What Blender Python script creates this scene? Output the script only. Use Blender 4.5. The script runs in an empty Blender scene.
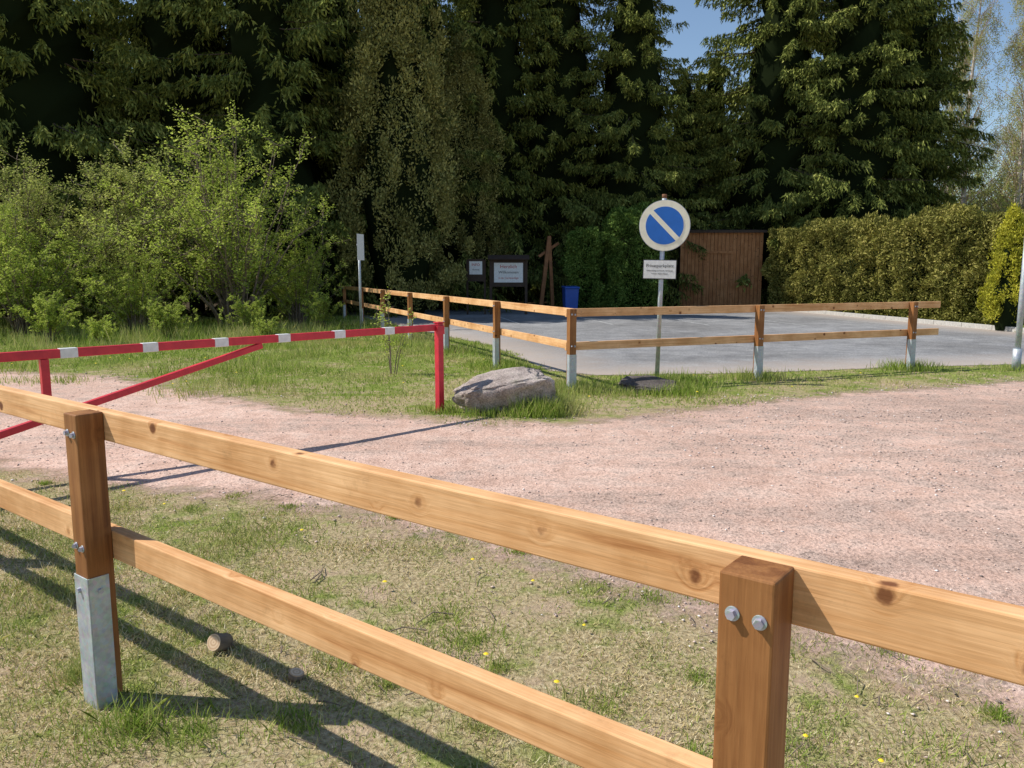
import bpy, math, random
import numpy as np
from mathutils import Vector, noise as mnoise

random.seed(5)
scene = bpy.context.scene
COL = scene.collection

# ------------------------------------------------------------------ helpers
def link(o, parent=None):
    COL.objects.link(o)
    if parent: o.parent = parent
    return o

def empty(name, loc=(0,0,0), rz=0.0):
    e = bpy.data.objects.new(name, None)
    e.empty_display_size = 0.2
    e.location = loc; e.rotation_euler = (0,0,rz)
    return link(e)

def pymesh(name, verts, faces, mat=None, parent=None, loc=(0,0,0), rot=(0,0,0), smooth=False):
    me = bpy.data.meshes.new(name)
    me.from_pydata([tuple(v) for v in verts], [], faces)
    me.update()
    if smooth:
        for p in me.polygons: p.use_smooth = True
    if mat: me.materials.append(mat)
    o = bpy.data.objects.new(name, me)
    o.location = loc; o.rotation_euler = rot
    return link(o, parent)

def box(name, size, loc, mat, parent=None, rot=(0,0,0), bev=0.003):
    x,y,z = [s/2 for s in size]
    v = [(-x,-y,-z),(x,-y,-z),(x,y,-z),(-x,y,-z),(-x,-y,z),(x,-y,z),(x,y,z),(-x,y,z)]
    f = [(0,3,2,1),(4,5,6,7),(0,1,5,4),(1,2,6,5),(2,3,7,6),(3,0,4,7)]
    o = pymesh(name, v, f, mat, parent, loc, rot)
    if bev:
        m = o.modifiers.new("bev",'BEVEL'); m.width = bev; m.segments = 2; m.limit_method='NONE'
    return o

def cyl(name, r, h, loc, mat, parent=None, rot=(0,0,0), n=20, r2=None, smooth=True):
    r2 = r if r2 is None else r2
    v=[];f=[]
    for i in range(n):
        a=2*math.pi*i/n
        v.append((r*math.cos(a), r*math.sin(a), -h/2))
    for i in range(n):
        a=2*math.pi*i/n
        v.append((r2*math.cos(a), r2*math.sin(a), h/2))
    for i in range(n):
        j=(i+1)%n
        f.append((i,j,n+j,n+i))
    f.append(tuple(range(n-1,-1,-1))); f.append(tuple(range(n,2*n)))
    o = pymesh(name, v, f, mat, parent, loc, rot)
    if smooth:
        for p in o.data.polygons[:n]: p.use_smooth=True
    return o

def npmesh(name, verts, faces, mats, matidx=None, k=4):
    me = bpy.data.meshes.new(name)
    nv=len(verts); nf=len(faces)
    me.vertices.add(nv); me.vertices.foreach_set("co", np.asarray(verts,dtype=np.float32).ravel())
    me.loops.add(nf*k); me.loops.foreach_set("vertex_index", np.asarray(faces,dtype=np.int32).ravel())
    me.polygons.add(nf); me.polygons.foreach_set("loop_start", np.arange(0,nf*k,k,dtype=np.int32))
    for m in mats: me.materials.append(m)
    if matidx is not None:
        me.polygons.foreach_set("material_index", np.asarray(matidx,dtype=np.int32))
    me.update(calc_edges=True)
    return me

def norm(a):
    return a/np.maximum(np.linalg.norm(a,axis=-1,keepdims=True),1e-6)

def diamonds(c,u,v):
    n=len(c)
    V=np.empty((n,4,3)); V[:,0]=c-u; V[:,1]=c+v-u*0.15; V[:,2]=c+u; V[:,3]=c-v-u*0.15
    F=np.arange(n*4).reshape(n,4)
    return V.reshape(-1,3),F

def tubes(polys, n=5):
    V=[];F=[];off=0
    for pts,rad in polys:
        pts=np.array(pts,float)
        m=len(pts)
        d=np.gradient(pts,axis=0); d=norm(d)
        ref=np.array([0.3,0.2,1.0]) if abs(d[0,2])<0.8 else np.array([1.0,0.1,0])
        a=norm(np.cross(d,ref)); b=np.cross(d,a)
        ang=np.arange(n)*2*math.pi/n
        ring=pts[:,None,:]+np.array(rad)[:,None,None]*(a[:,None,:]*np.cos(ang)[None,:,None]+b[:,None,:]*np.sin(ang)[None,:,None])
        V.append(ring.reshape(-1,3))
        for i in range(m-1):
            for j in range(n):
                k=(j+1)%n
                F.append((off+i*n+j,off+i*n+k,off+(i+1)*n+k,off+(i+1)*n+j))
        off+=m*n
    return np.concatenate(V),np.array(F)

def merge(parts):
    V=[];F=[];M=[];o=0
    for i,(v,f) in enumerate(parts):
        V.append(v);F.append(f+o);M.append(np.full(len(f),i));o+=len(v)
    return np.concatenate(V),np.concatenate(F),np.concatenate(M)

_g=np.random.default_rng(3).random((128,128))
def vn(x,y,s=1.0):
    x=np.asarray(x)*s+500.3; y=np.asarray(y)*s+500.7
    xi=np.floor(x).astype(int); yi=np.floor(y).astype(int)
    fx=x-xi; fy=y-yi; fx=fx*fx*(3-2*fx); fy=fy*fy*(3-2*fy)
    a=_g[xi%128,yi%128]; b=_g[(xi+1)%128,yi%128]; c=_g[xi%128,(yi+1)%128]; d=_g[(xi+1)%128,(yi+1)%128]
    return (a*(1-fx)+b*fx)*(1-fy)+(c*(1-fx)+d*fx)*fy

def sdf(px,py,poly):
    px=np.asarray(px,float);py=np.asarray(py,float)
    d=np.full(px.shape,1e9); ins=np.zeros(px.shape,bool)
    n=len(poly)
    for i in range(n):
        ax,ay=poly[i]; bx,by=poly[(i+1)%n]
        ex,ey=bx-ax,by-ay
        t=np.clip(((px-ax)*ex+(py-ay)*ey)/(ex*ex+ey*ey),0,1)
        dd=np.hypot(px-ax-t*ex,py-ay-t*ey); d=np.minimum(d,dd)
        c=((ay>py)!=(by>py))&(px<(bx-ax)*(py-ay)/((by-ay) if by!=ay else 1e-9)+ax)
        ins^=c
    return np.where(ins,d,-d)

# ------------------------------------------------------------------ material helpers
def newmat(name):
    m=bpy.data.materials.new(name); m.use_nodes=True
    nt=m.node_tree; b=nt.nodes["Principled BSDF"]; o=nt.nodes["Material Output"]
    return m,nt,b,o
def nd(nt,t,**kw):
    n=nt.nodes.new(t)
    for k,v in kw.items(): setattr(n,k,v)
    return n
def ramp(nt,stops,inp=None,interp='LINEAR'):
    n=nt.nodes.new("ShaderNodeValToRGB"); e=n.color_ramp.elements
    n.color_ramp.interpolation=interp
    while len(e)<len(stops): e.new(0.5)
    for i,(p,c) in enumerate(stops):
        e[i].position=p; e[i].color=(c[0],c[1],c[2],1) if isinstance(c,(tuple,list)) else (c,c,c,1)
    if inp is not None: nt.links.new(inp,n.inputs[0])
    return n
def mixc(nt,fac,a,b,mode='MIX'):
    n=nt.nodes.new("ShaderNodeMix"); n.data_type='RGBA'; n.blend_type=mode
    for s,v in ((0,fac),(6,a),(7,b)):
        if isinstance(v,bpy.types.NodeSocket): nt.links.new(v,n.inputs[s])
        else: n.inputs[s].default_value = v if s==0 else ((v[0],v[1],v[2],1))
    return n.outputs[2]
def math_(nt,op,a,b=0.0,clamp=False):
    n=nt.nodes.new("ShaderNodeMath"); n.operation=op; n.use_clamp=clamp
    for i,v in enumerate((a,b)):
        if isinstance(v,bpy.types.NodeSocket): nt.links.new(v,n.inputs[i])
        else: n.inputs[i].default_value=v
    return n.outputs[0]
def noise(nt,vec,scale,detail=4,rough=0.55,dist=0.0):
    n=nd(nt,"ShaderNodeTexNoise"); n.inputs["Scale"].default_value=scale; n.inputs["Detail"].default_value=detail
    n.inputs["Roughness"].default_value=rough; n.inputs["Distortion"].default_value=dist
    if vec is not None: nt.links.new(vec,n.inputs["Vector"])
    return n.outputs[0]
def voro(nt,vec,scale,out="Distance",feat='F1'):
    n=nd(nt,"ShaderNodeTexVoronoi",feature=feat); n.inputs["Scale"].default_value=scale
    if vec is not None: nt.links.new(vec,n.inputs["Vector"])
    return n.outputs[out]
def bump(nt,b,h,strength=0.5,dist=0.01):
    n=nd(nt,"ShaderNodeBump"); n.inputs["Strength"].default_value=strength; n.inputs["Distance"].default_value=dist
    nt.links.new(h,n.inputs["Height"]); nt.links.new(n.outputs[0],b.inputs["Normal"])
def ocoord(nt,out="Object"):
    return nt.nodes.new("ShaderNodeTexCoord").outputs[out]
def gpos(nt):
    return nt.nodes.new("ShaderNodeNewGeometry").outputs["Position"]

def wood_mat(name, light, mid, dark, knot, ks=6.6, kr=0.14):
    m,nt,b,o=newmat(name); L=nt.links
    oc=ocoord(nt); oi=nt.nodes.new("ShaderNodeObjectInfo")
    sh=nd(nt,"ShaderNodeVectorMath",operation='MULTIPLY'); sh.inputs[1].default_value=(37,11,19)
    L.new(oi.outputs["Random"],sh.inputs[0])
    ad=nd(nt,"ShaderNodeVectorMath",operation='ADD'); L.new(oc,ad.inputs[0]); L.new(sh.outputs[0],ad.inputs[1])
    P=ad.outputs[0]
    kd0=voro(nt,P,ks)
    kd=math_(nt,'ADD',kd0,math_(nt,'MULTIPLY',math_(nt,'SUBTRACT',noise(nt,P,45,2,.6),.5),.10))
    kcore=ramp(nt,[(0.0,1.0),(kr*.7,.85),(kr,0.0)],kd).outputs[0]
    khalo=ramp(nt,[(0.0,1.0),(0.30,0.0)],kd0,'EASE').outputs[0]
    mp=nd(nt,"ShaderNodeMapping"); mp.inputs["Scale"].default_value=(0.8,22,22); L.new(P,mp.inputs[0])
    cb=nd(nt,"ShaderNodeCombineXYZ"); hh=math_(nt,'MULTIPLY',khalo,0.9); L.new(hh,cb.inputs[1]); L.new(hh,cb.inputs[2])
    ad2=nd(nt,"ShaderNodeVectorMath",operation='ADD'); L.new(mp.outputs[0],ad2.inputs[0]); L.new(cb.outputs[0],ad2.inputs[1])
    g1=noise(nt,ad2.outputs[0],1.0,5,0.6,0.9)
    mp2=nd(nt,"ShaderNodeMapping"); mp2.inputs["Scale"].default_value=(6,170,170); L.new(P,mp2.inputs[0])
    g2=noise(nt,mp2.outputs[0],1.0,2,0.6)
    c=ramp(nt,[(0.26,dark),(0.40,mid),(0.56,light),(0.75,mid)],g1).outputs[0]
    fine=ramp(nt,[(0.3,(0.80,0.77,0.72)),(0.65,(1.05,1.05,1.04))],g2).outputs[0]
    c=mixc(nt,0.75,c,fine,'MULTIPLY')
    blo=ramp(nt,[(0.33,(0.72,0.62,0.52)),(0.65,(1.06,1.07,1.12))],noise(nt,P,3.2,4,0.6)).outputs[0]
    c=mixc(nt,0.85,c,blo,'MULTIPLY')
    c=mixc(nt,math_(nt,'MULTIPLY',math_(nt,'POWER',khalo,2.0),0.8),c,dark)
    c=mixc(nt,kcore,c,knot)
    dirt=ramp(nt,[(.60,0.0),(.74,.45)],noise(nt,P,9,5,.75)).outputs[0]
    c=mixc(nt,dirt,c,tuple(q*.45 for q in mid))
    L.new(c,b.inputs["Base Color"]); b.inputs["Roughness"].default_value=0.6
    b.inputs["Specular IOR Level"].default_value=0.3
    bump(nt,b,math_(nt,'ADD',g1,math_(nt,'MULTIPLY',g2,0.5)),0.45,0.003)
    return m

M_rail=wood_mat("rail_wood",(0.92,0.56,0.28),(0.79,0.435,0.19),(0.52,0.225,0.078),(0.15,0.045,0.015))
M_post=wood_mat("post_wood",(0.39,0.18,0.062),(0.29,0.122,0.04),(0.165,0.06,0.019),(0.07,0.025,0.01))
M_shed=wood_mat("shed_wood",(0.52,0.25,0.10),(0.43,0.19,0.07),(0.25,0.10,0.04),(0.10,0.04,0.02))

def simple(name,col,rough=0.5,metal=0.0,var=0.15,scale=8,bumpd=0.0):
    m,nt,b,o=newmat(name)
    n=noise(nt,ocoord(nt),scale,4,0.6)
    lo=tuple(c*(1-var) for c in col); hi=tuple(min(1,c*(1+var)) for c in col)
    nt.links.new(ramp(nt,[(0.3,lo),(0.7,hi)],n).outputs[0],b.inputs["Base Color"])
    b.inputs["Roughness"].default_value=rough; b.inputs["Metallic"].default_value=metal
    if bumpd: bump(nt,b,n,0.5,bumpd)
    return m

def galv():
    m,nt,b,o=newmat("galvanised_steel")
    oc=ocoord(nt)
    v=voro(nt,oc,70,"Color"); n=noise(nt,oc,14,6,0.7)
    c=mixc(nt,0.2,ramp(nt,[(0.3,(0.36,0.39,0.43)),(0.7,(0.60,0.63,0.66))],n).outputs[0],v,'SOFT_LIGHT')
    c=mixc(nt,ramp(nt,[(.62,0.0),(.72,.5)],noise(nt,oc,22,5,.7)).outputs[0],c,(.25,.20,.16))
    nt.links.new(c,b.inputs["Base Color"]); b.inputs["Metallic"].default_value=0.35
    nt.links.new(ramp(nt,[(0.3,0.4),(0.7,0.65)],n).outputs[0],b.inputs["Roughness"])
    return m
M_galv=galv()
def redpaint():
    m,nt,b,o=newmat("red_paint"); oc=ocoord(nt)
    n=noise(nt,oc,9,5,.65); n2=noise(nt,oc,40,4,.75)
    c=ramp(nt,[(.3,(.50,.015,.035)),(.7,(.72,.035,.055))],n).outputs[0]
    c=mixc(nt,ramp(nt,[(.66,0.0),(.70,.8)],n2).outputs[0],c,(.20,.06,.035))
    nt.links.new(c,b.inputs["Base Color"]); b.inputs["Roughness"].default_value=.42
    bump(nt,b,n2,.2,.002)
    return m
M_red=redpaint()
M_white=simple("white_paint",(0.78,0.78,0.76),0.45,0,0.12,20)
M_cream=simple("faded_sign_white",(0.86,0.82,0.66),0.45,0,0.08,10)
M_blue=simple("sign_blue",(0.012,0.14,0.54),0.35,0,0.1,6)
M_black=simple("black_print",(0.03,0.03,0.035),0.6)
M_redprint=simple("red_print",(0.5,0.03,0.02),0.6)
M_bin=simple("blue_plastic",(0.015,0.09,0.42),0.4,0,0.1)
M_darkwood=simple("dark_stained_wood",(0.05,0.028,0.016),0.7,0,0.3,10)
M_orangewood=simple("oiled_wood",(0.34,0.14,0.05),0.6,0,0.3,6)
M_conc=simple("concrete",(0.48,0.46,0.42),0.85,0,0.2,20,0.004)
M_rust=simple("rust",(0.20,0.09,0.04),0.8,0.1,0.3,40)

def leaf_mat(name, stops, transl=0.25, patch=None, var=True):
    m,nt,b,o=newmat(name); L=nt.links
    nt.nodes.remove(b)
    geo=nt.nodes.new("ShaderNodeNewGeometry")
    c=ramp(nt,stops,geo.outputs["Random Per Island"]).outputs[0]
    if var:
        n=noise(nt,geo.outputs["Position"],0.9,1,0.6)
        f=ramp(nt,[(0.3,(0.65,0.68,0.6)),(0.7,(1.25,1.22,1.1))],n).outputs[0]
        c=mixc(nt,1.0,c,f,'MULTIPLY')
    if patch:
        pn=noise(nt,geo.outputs["Position"],patch[0],2,0.65)
        pf=ramp(nt,[(patch[1],0.0),(patch[2],1.0)],pn).outputs[0]
        c=mixc(nt,math_(nt,'MULTIPLY',pf,patch[4]),c,patch[3])
    d=nt.nodes.new("ShaderNodeBsdfDiffuse"); L.new(c,d.inputs[0])
    if transl>0:
        t=nt.nodes.new("ShaderNodeBsdfTranslucent"); L.new(c,t.inputs[0])
        mx=nt.nodes.new("ShaderNodeMixShader"); mx.inputs[0].default_value=transl
        L.new(d.outputs[0],mx.inputs[1]); L.new(t.outputs[0],mx.inputs[2]); L.new(mx.outputs[0],o.inputs[0])
    else: L.new(d.outputs[0],o.inputs[0])
    return m
M_spruce=leaf_mat("spruce_needles",[(0,(0.065,0.085,0.024)),(0.5,(0.165,0.195,0.052)),(0.85,(0.27,0.295,0.08)),(1,(0.38,0.39,0.13))],0)
M_juniper=leaf_mat("juniper_foliage",[(0,(0.14,0.14,0.045)),(0.5,(0.28,0.27,0.09)),(1,(0.44,0.40,0.16))],0)
M_hedge=leaf_mat("hedge_foliage",[(0,(0.12,0.125,0.03)),(0.5,(0.27,0.26,0.07)),(1,(0.43,0.38,0.13))],0.12)
M_laurel=leaf_mat("dark_hedge_foliage",[(0,(0.06,0.11,0.025)),(0.6,(0.15,0.24,0.055)),(1,(0.27,0.37,0.10))],0.15)
M_gold=leaf_mat("golden_thuja_foliage",[(0,(0.26,0.27,0.03)),(0.5,(0.46,0.44,0.05)),(1,(0.60,0.56,0.10))],0.25)
M_leaf=leaf_mat("spring_leaves",[(0,(0.28,0.37,0.06)),(0.5,(0.50,0.60,0.12)),(1,(0.68,0.73,0.22))],0.38)
M_leaf2=leaf_mat("willow_leaves",[(0,(0.26,0.31,0.08)),(0.5,(0.46,0.51,0.15)),(1,(0.64,0.65,0.26))],0.36)
M_birchleaf=leaf_mat("birch_leaves",[(0,(0.34,0.37,0.12)),(1,(0.62,0.58,0.27))],0.4)
M_drygrass=leaf_mat("dry_grass_blades",[(0,(0.20,0.27,0.055)),(0.24,(0.36,0.40,0.10)),(0.36,(0.56,0.46,0.22)),(0.75,(0.74,0.61,0.34)),(1,(0.88,0.79,0.56))],0.15,patch=(1.5,0.48,0.62,(0.26,0.35,0.07),0.65),var=False)
M_greengrass=leaf_mat("green_grass_blades",[(0,(0.16,0.25,0.04)),(0.5,(0.31,0.42,0.07)),(0.8,(0.42,0.50,0.12)),(1,(0.68,0.60,0.28))],0.3,patch=(0.7,0.47,0.62,(0.60,0.52,0.25),0.6),var=False)
M_core=leaf_mat("foliage_shade_core",[(0,(0.014,0.020,0.008)),(1,(0.014,0.020,0.008))],0,var=False)  # near-black solid inside crowns and hedges; interior shade painted into its colour
def bark(name,a,b_,sx=8):
    m,nt,b,o=newmat(name)
    mp=nd(nt,"ShaderNodeMapping"); mp.inputs["Scale"].default_value=(sx,sx,1.5); nt.links.new(ocoord(nt),mp.inputs[0])
    n=noise(nt,mp.outputs[0],2,3,0.7)
    nt.links.new(ramp(nt,[(0.35,a),(0.65,b_)],n).outputs[0],b.inputs["Base Color"]); b.inputs["Roughness"].default_value=0.9
    return m
M_bark=bark("spruce_bark",(0.05,0.032,0.022),(0.13,0.085,0.06))
M_twig=bark("twig_bark",(0.12,0.09,0.065),(0.28,0.21,0.15))
M_birch=bark("birch_bark",(0.30,0.23,0.19),(0.76,0.68,0.60),1.2)
M_birchtwig=simple("birch_twigs",(0.38,0.25,0.18),0.8,0,0.2)

# ------------------------------------------------------------------ ground
GRAVEL=[(-30,15),(-16,10.6),(-9,8.2),(-3.92,5.97),(-2.6,5.45),(-1.37,5.0),(-0.35,4.4),(0.2,3.95),(0.78,3.5),(1.43,2.95),(1.75,2.3),(2.3,1.2),(2.7,-5),
        (30,-5),(30,15),(14,12.2),(6.93,10.75),(4.2,9.75),(2.33,8.8),(1.09,7.95),(0.47,7.7),(-0.73,7.95),(-2.26,8.45),(-3.78,9.6),(-5.6,11.2),(-7.6,11.9),(-16,15),(-30,20)]
LOT=[(0.55,12.0),(1.2,11.4),(3.5,11.65),(6,12.35),(8,12.75),(16,14.4),(13.2,16.5),(12.4,19.2),(10.4,29.5),(10.3,31.2),(-5,31.2),(-6.4,28.6),(-4.9,26),(-3.2,21.8),(-0.4,16.0)]

def ground_mat():
    m,nt,b,o=newmat("meadow_soil"); L=nt.links
    p=gpos(nt)
    big=noise(nt,p,0.8,4,0.6); fine=noise(nt,p,45,4,0.7); mid=noise(nt,p,6,3,0.65)
    straw=ramp(nt,[(0.30,(0.17,0.12,0.065)),(0.5,(0.43,0.34,0.19)),(0.7,(0.66,0.55,0.35))],fine).outputs[0]
    green=ramp(nt,[(0.3,(0.10,0.14,0.025)),(0.7,(0.30,0.36,0.075))],fine).outputs[0]
    sp=nd(nt,"ShaderNodeSeparateXYZ"); L.new(p,sp.inputs[0])
    far=math_(nt,'MULTIPLY',math_(nt,'SUBTRACT',sp.outputs[1],7.0),0.15,True)
    gsum=math_(nt,'ADD',math_(nt,'ADD',math_(nt,'MULTIPLY',big,0.6),math_(nt,'MULTIPLY',mid,0.5)),math_(nt,'MULTIPLY',far,0.14))
    gf=ramp(nt,[(0.54,0.0),(0.68,1.0)],gsum).outputs[0]
    c=mixc(nt,gf,straw,green)
    soil=ramp(nt,[(0.56,0.0),(0.65,1.0)],noise(nt,p,2.3,4,0.6)).outputs[0]
    c=mixc(nt,math_(nt,'MULTIPLY',soil,0.65),c,(0.50,0.36,0.26))
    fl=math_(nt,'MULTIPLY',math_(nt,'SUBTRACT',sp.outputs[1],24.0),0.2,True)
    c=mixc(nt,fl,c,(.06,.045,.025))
    L.new(c,b.inputs["Base Color"]); b.inputs["Roughness"].default_value=0.95; b.inputs["Specular IOR Level"].default_value=0.1
    bump(nt,b,fine,0.9,0.02)
    return m
M_ground=ground_mat()
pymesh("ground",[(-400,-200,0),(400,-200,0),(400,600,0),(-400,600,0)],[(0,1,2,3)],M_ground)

def edged_sheet(name,poly,x0,x1,y0,y1,step,z,mat):
    xs=np.arange(x0,x1+step,step); ys=np.arange(y0,y1+step,step)
    X,Y=np.meshgrid(xs,ys); s=sdf(X,Y,poly)
    V=np.stack([X.ravel(),Y.ravel(),np.full(X.size,z)],1)
    nx=len(xs); ny=len(ys)
    i=np.arange((nx-1)*(ny-1)); r=i//(nx-1); c=i%(nx-1); a=r*nx+c
    F=np.stack([a,a+1,a+nx+1,a+nx],1)
    sv=s.ravel(); keep=(sv[F].max(1)>-0.8)
    me=npmesh(name,V,F[keep],[mat])
    at=me.attributes.new("edge",'FLOAT','POINT'); at.data.foreach_set("value",sv.astype(np.float32))
    return link(bpy.data.objects.new(name,me))

def edge_alpha(nt,b,o,p,amp,soft,nscale):
    L=nt.links
    at=nd(nt,"ShaderNodeAttribute"); at.attribute_name="edge"
    n=noise(nt,p,nscale,6,0.75)
    v=math_(nt,'ADD',at.outputs["Fac"],math_(nt,'MULTIPLY',math_(nt,'SUBTRACT',n,0.5),amp))
    f=math_(nt,'ADD',math_(nt,'MULTIPLY',v,1.0/soft),0.5,True)
    tr=nt.nodes.new("ShaderNodeBsdfTransparent"); mx=nt.nodes.new("ShaderNodeMixShader")
    L.new(f,mx.inputs[0]); L.new(tr.outputs[0],mx.inputs[1]); L.new(b.outputs[0],mx.inputs[2]); L.new(mx.outputs[0],o.inputs[0])
    return at.outputs["Fac"]

def gravel_mat():
    m,nt,b,o=newmat("pink_gravel"); L=nt.links; p=gpos(nt)
    big=noise(nt,p,0.45,4,0.6); mid=noise(nt,p,3.5,5,0.7); fine=noise(nt,p,60,3,0.8)
    base=ramp(nt,[(0.3,(0.62,0.415,0.325)),(0.5,(0.78,0.55,0.445)),(0.7,(0.88,0.68,0.57))],mid).outputs[0]
    st=voro(nt,p,75,"Color"); hs=nd(nt,"ShaderNodeRGBToBW"); L.new(st,hs.inputs[0])
    stc=ramp(nt,[(0.15,(0.48,0.46,0.45)),(0.5,(1.0,0.98,0.97)),(0.85,(1.2,1.18,1.16))],hs.outputs[0]).outputs[0]
    c=mixc(nt,0.6,base,stc,'MULTIPLY')
    c=mixc(nt,0.55,c,ramp(nt,[(0.3,(0.6,0.58,0.56)),(0.7,(1.2,1.2,1.2))],fine).outputs[0],'MULTIPLY')
    sp=nd(nt,"ShaderNodeSeparateXYZ"); L.new(p,sp.inputs[0])
    rt=math_(nt,'MULTIPLY',math_(nt,'SUBTRACT',sp.outputs[0],0.0),0.14,True)
    mp=nd(nt,"ShaderNodeMapping"); mp.inputs["Rotation"].default_value=(0,0,-.35); mp.inputs["Scale"].default_value=(.5,1.7,1); L.new(p,mp.inputs[0])
    trk=noise(nt,mp.outputs[0],1.0,4,.7,.5)
    pf=ramp(nt,[(0.47,0.0),(0.58,1.0)],math_(nt,'ADD',math_(nt,'ADD',math_(nt,'MULTIPLY',trk,0.5),math_(nt,'MULTIPLY',mid,0.46)),math_(nt,'MULTIPLY',rt,0.09))).outputs[0]
    dk=mixc(nt,1.0,(0.46,0.345,0.285),stc,'MULTIPLY')
    c=mixc(nt,math_(nt,'MULTIPLY',pf,0.75),c,dk)
    c=mixc(nt,.6,c,ramp(nt,[(.35,(.82,.79,.77)),(.65,(1.1,1.1,1.1))],big).outputs[0],'MULTIPLY')
    L.new(c,b.inputs["Base Color"]); b.inputs["Roughness"].default_value=0.95; b.inputs["Specular IOR Level"].default_value=0.15
    bump(nt,b,math_(nt,'ADD',fine,math_(nt,'MULTIPLY',mid,2.0)),0.8,0.016)
    edge_alpha(nt,b,o,p,1.5,0.4,2.6)
    return m
edged_sheet("gravel_path",GRAVEL,-22,22,-4,17,0.14,0.004,gravel_mat())

def asphalt_mat():
    m,nt,b,o=newmat("old_asphalt"); L=nt.links; p=gpos(nt)
    big=noise(nt,p,0.35,4,0.6); fine=noise(nt,p,30,5,0.9); mid=noise(nt,p,2.5,4,0.7)
    c=ramp(nt,[(0.3,(0.20,0.20,0.205)),(0.7,(0.35,0.345,0.34))],mid).outputs[0]
    c=mixc(nt,0.9,c,ramp(nt,[(0.35,(0.45,0.45,0.47)),(0.65,(1.5,1.5,1.46))],fine).outputs[0],'MULTIPLY')
    c=mixc(nt,0.9,c,ramp(nt,[(0.35,(0.70,0.69,0.68)),(0.65,(1.15,1.15,1.16))],big).outputs[0],'MULTIPLY')
    b.inputs["Roughness"].default_value=0.85; b.inputs["Specular IOR Level"].default_value=0.25
    bump(nt,b,fine,0.5,0.008)
    fac=edge_alpha(nt,b,o,p,0.35,0.08,4.0)
    df=ramp(nt,[(0.0,0.75),(1.0,0.0)],math_(nt,'ADD',math_(nt,'MULTIPLY',fac,0.6),math_(nt,'MULTIPLY',math_(nt,'SUBTRACT',mid,0.5),1.1),True)).outputs[0]
    c2=mixc(nt,df,c,(0.50,0.41,0.34)); L.new(c2,b.inputs["Base Color"])
    return m
edged_sheet("asphalt_parking_lot",LOT,-8,17,11,32,0.16,0.006,asphalt_mat())

def line_mat():
    m,nt,b,o=newmat("worn_line_paint"); n=noise(nt,gpos(nt),9,6,0.75)
    nt.links.new(ramp(nt,[(0.40,(0.28,0.28,0.28)),(0.58,(0.54,0.54,0.52))],n).outputs[0],b.inputs["Base Color"]); b.inputs["Roughness"].default_value=0.8
    return m
M_line=line_mat()
pm=empty("parking_bay_lines",(0,0,0.011))
for i,(x,y) in enumerate([(0.2,22.5),(2.8,22.2),(5.4,21.9),(8.0,21.6),(10.6,21.3)]):
    v=[(x-.04,y,0),(x+.04,y,0),(x-0.86,y+5,0),(x-0.94,y+5,0)]
    pymesh("bay_line_%d"%i,v,[(0,1,2,3)],M_line,pm)

kb=empty("lot_kerb")
def kerb(a,b,i):
    a=Vector(a);b=Vector(b);d=b-a;n=max(1,int(d.length/1.0))
    for k in range(n):
        p=a+d*((k+.5)/n)
        box("kerb_stone_%d_%d"%(i,k),(d.length/n-0.012,0.12,0.22),(p.x,p.y,0.01),M_conc,kb,(0,0,math.atan2(d.y,d.x)),0.008)
kerb((16,14.5),(13.2,16.5),0); kerb((13.2,16.5),(12.4,19.2),1); kerb((12.4,19.2),(10.4,29.5),2)

# ------------------------------------------------------------------ grass blades
def blades(name,x,y,h,w,lean,mat,z0=0.0,seed=1):
    r=np.random.default_rng(seed); n=len(x)
    a=r.uniform(0,2*math.pi,n); la=r.uniform(0,2*math.pi,n)
    b=np.stack([x,y,np.full(n,z0)],1)
    wv=np.stack([np.cos(a),np.sin(a),np.zeros(n)],1)*w[:,None]
    lx=np.sin(lean);lz=np.cos(lean)
    tip=b+np.stack([np.cos(la)*lx,np.sin(la)*lx,lz],1)*h[:,None]
    midp=b+(tip-b)*0.55; midp[:,2]+=h*0.12*np.sin(lean)
    V=np.stack([b-wv,b+wv,midp+wv*0.7,tip,midp-wv*0.7],1).reshape(-1,3)
    i=np.arange(n)*5
    F=np.stack([i,i+1,i+2,i+3,i+4],1)
    return npmesh(name,V,F,[mat],k=5)
def addmesh(name,me,loc=(0,0,0)):
    o=bpy.data.objects.new(name,me); o.location=loc; return link(o)

r=np.random.default_rng(21)
N=460000
y=0.5+6.3*r.random(N)**0.85; x=(r.random(N)*2-1)*(0.74*y+0.9)
s=sdf(x,y,GRAVEL)+ (vn(x,y,3.0)-0.5)*0.9
pk=np.clip(-s/0.7,0.0,1)* np.clip(0.05+1.35*vn(x+7,y,2.2),0,1)*(0.45+.55*vn(x,y+9,7))
k=r.random(N)<pk; x=x[k];y=y[k]
n=len(x); g=vn(x,y,1.6)*0.6+vn(x+40,y+9,5)*0.4
h=r.uniform(.012,.034,n)*(0.65+0.9*g); w=r.uniform(.0007,.0017,n)*(0.6+0.28*y)
lean=r.uniform(0.3,1.5,n)
addmesh("dry_grass",blades("g",x,y,h,w,lean,M_drygrass,0.001,2))
tx=[];ty=[];th=[]
cent=[(-1.25,2.45,.13,330,.12),(-1.05,2.42,.10,180,.09),(-.74,2.48,.10,200,.06),(-1.6,2.8,.1,300,.1),(.45,1.35,.1,300,.06),(-1.0,3.5,.22,400,.05),(-2.1,3.6,.25,500,.06),(-2.6,4.6,.3,600,.07),
      (-1.5,4.3,.35,700,.07),(.25,2.55,.16,300,.05),(.35,2.15,.14,350,.05),(-.55,1.9,.12,250,.07),(.8,2.2,.16,300,.05),(-.2,3.1,.22,400,.045),(-2.2,3.0,.25,400,.10)]
rr=np.random.default_rng(5)
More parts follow.
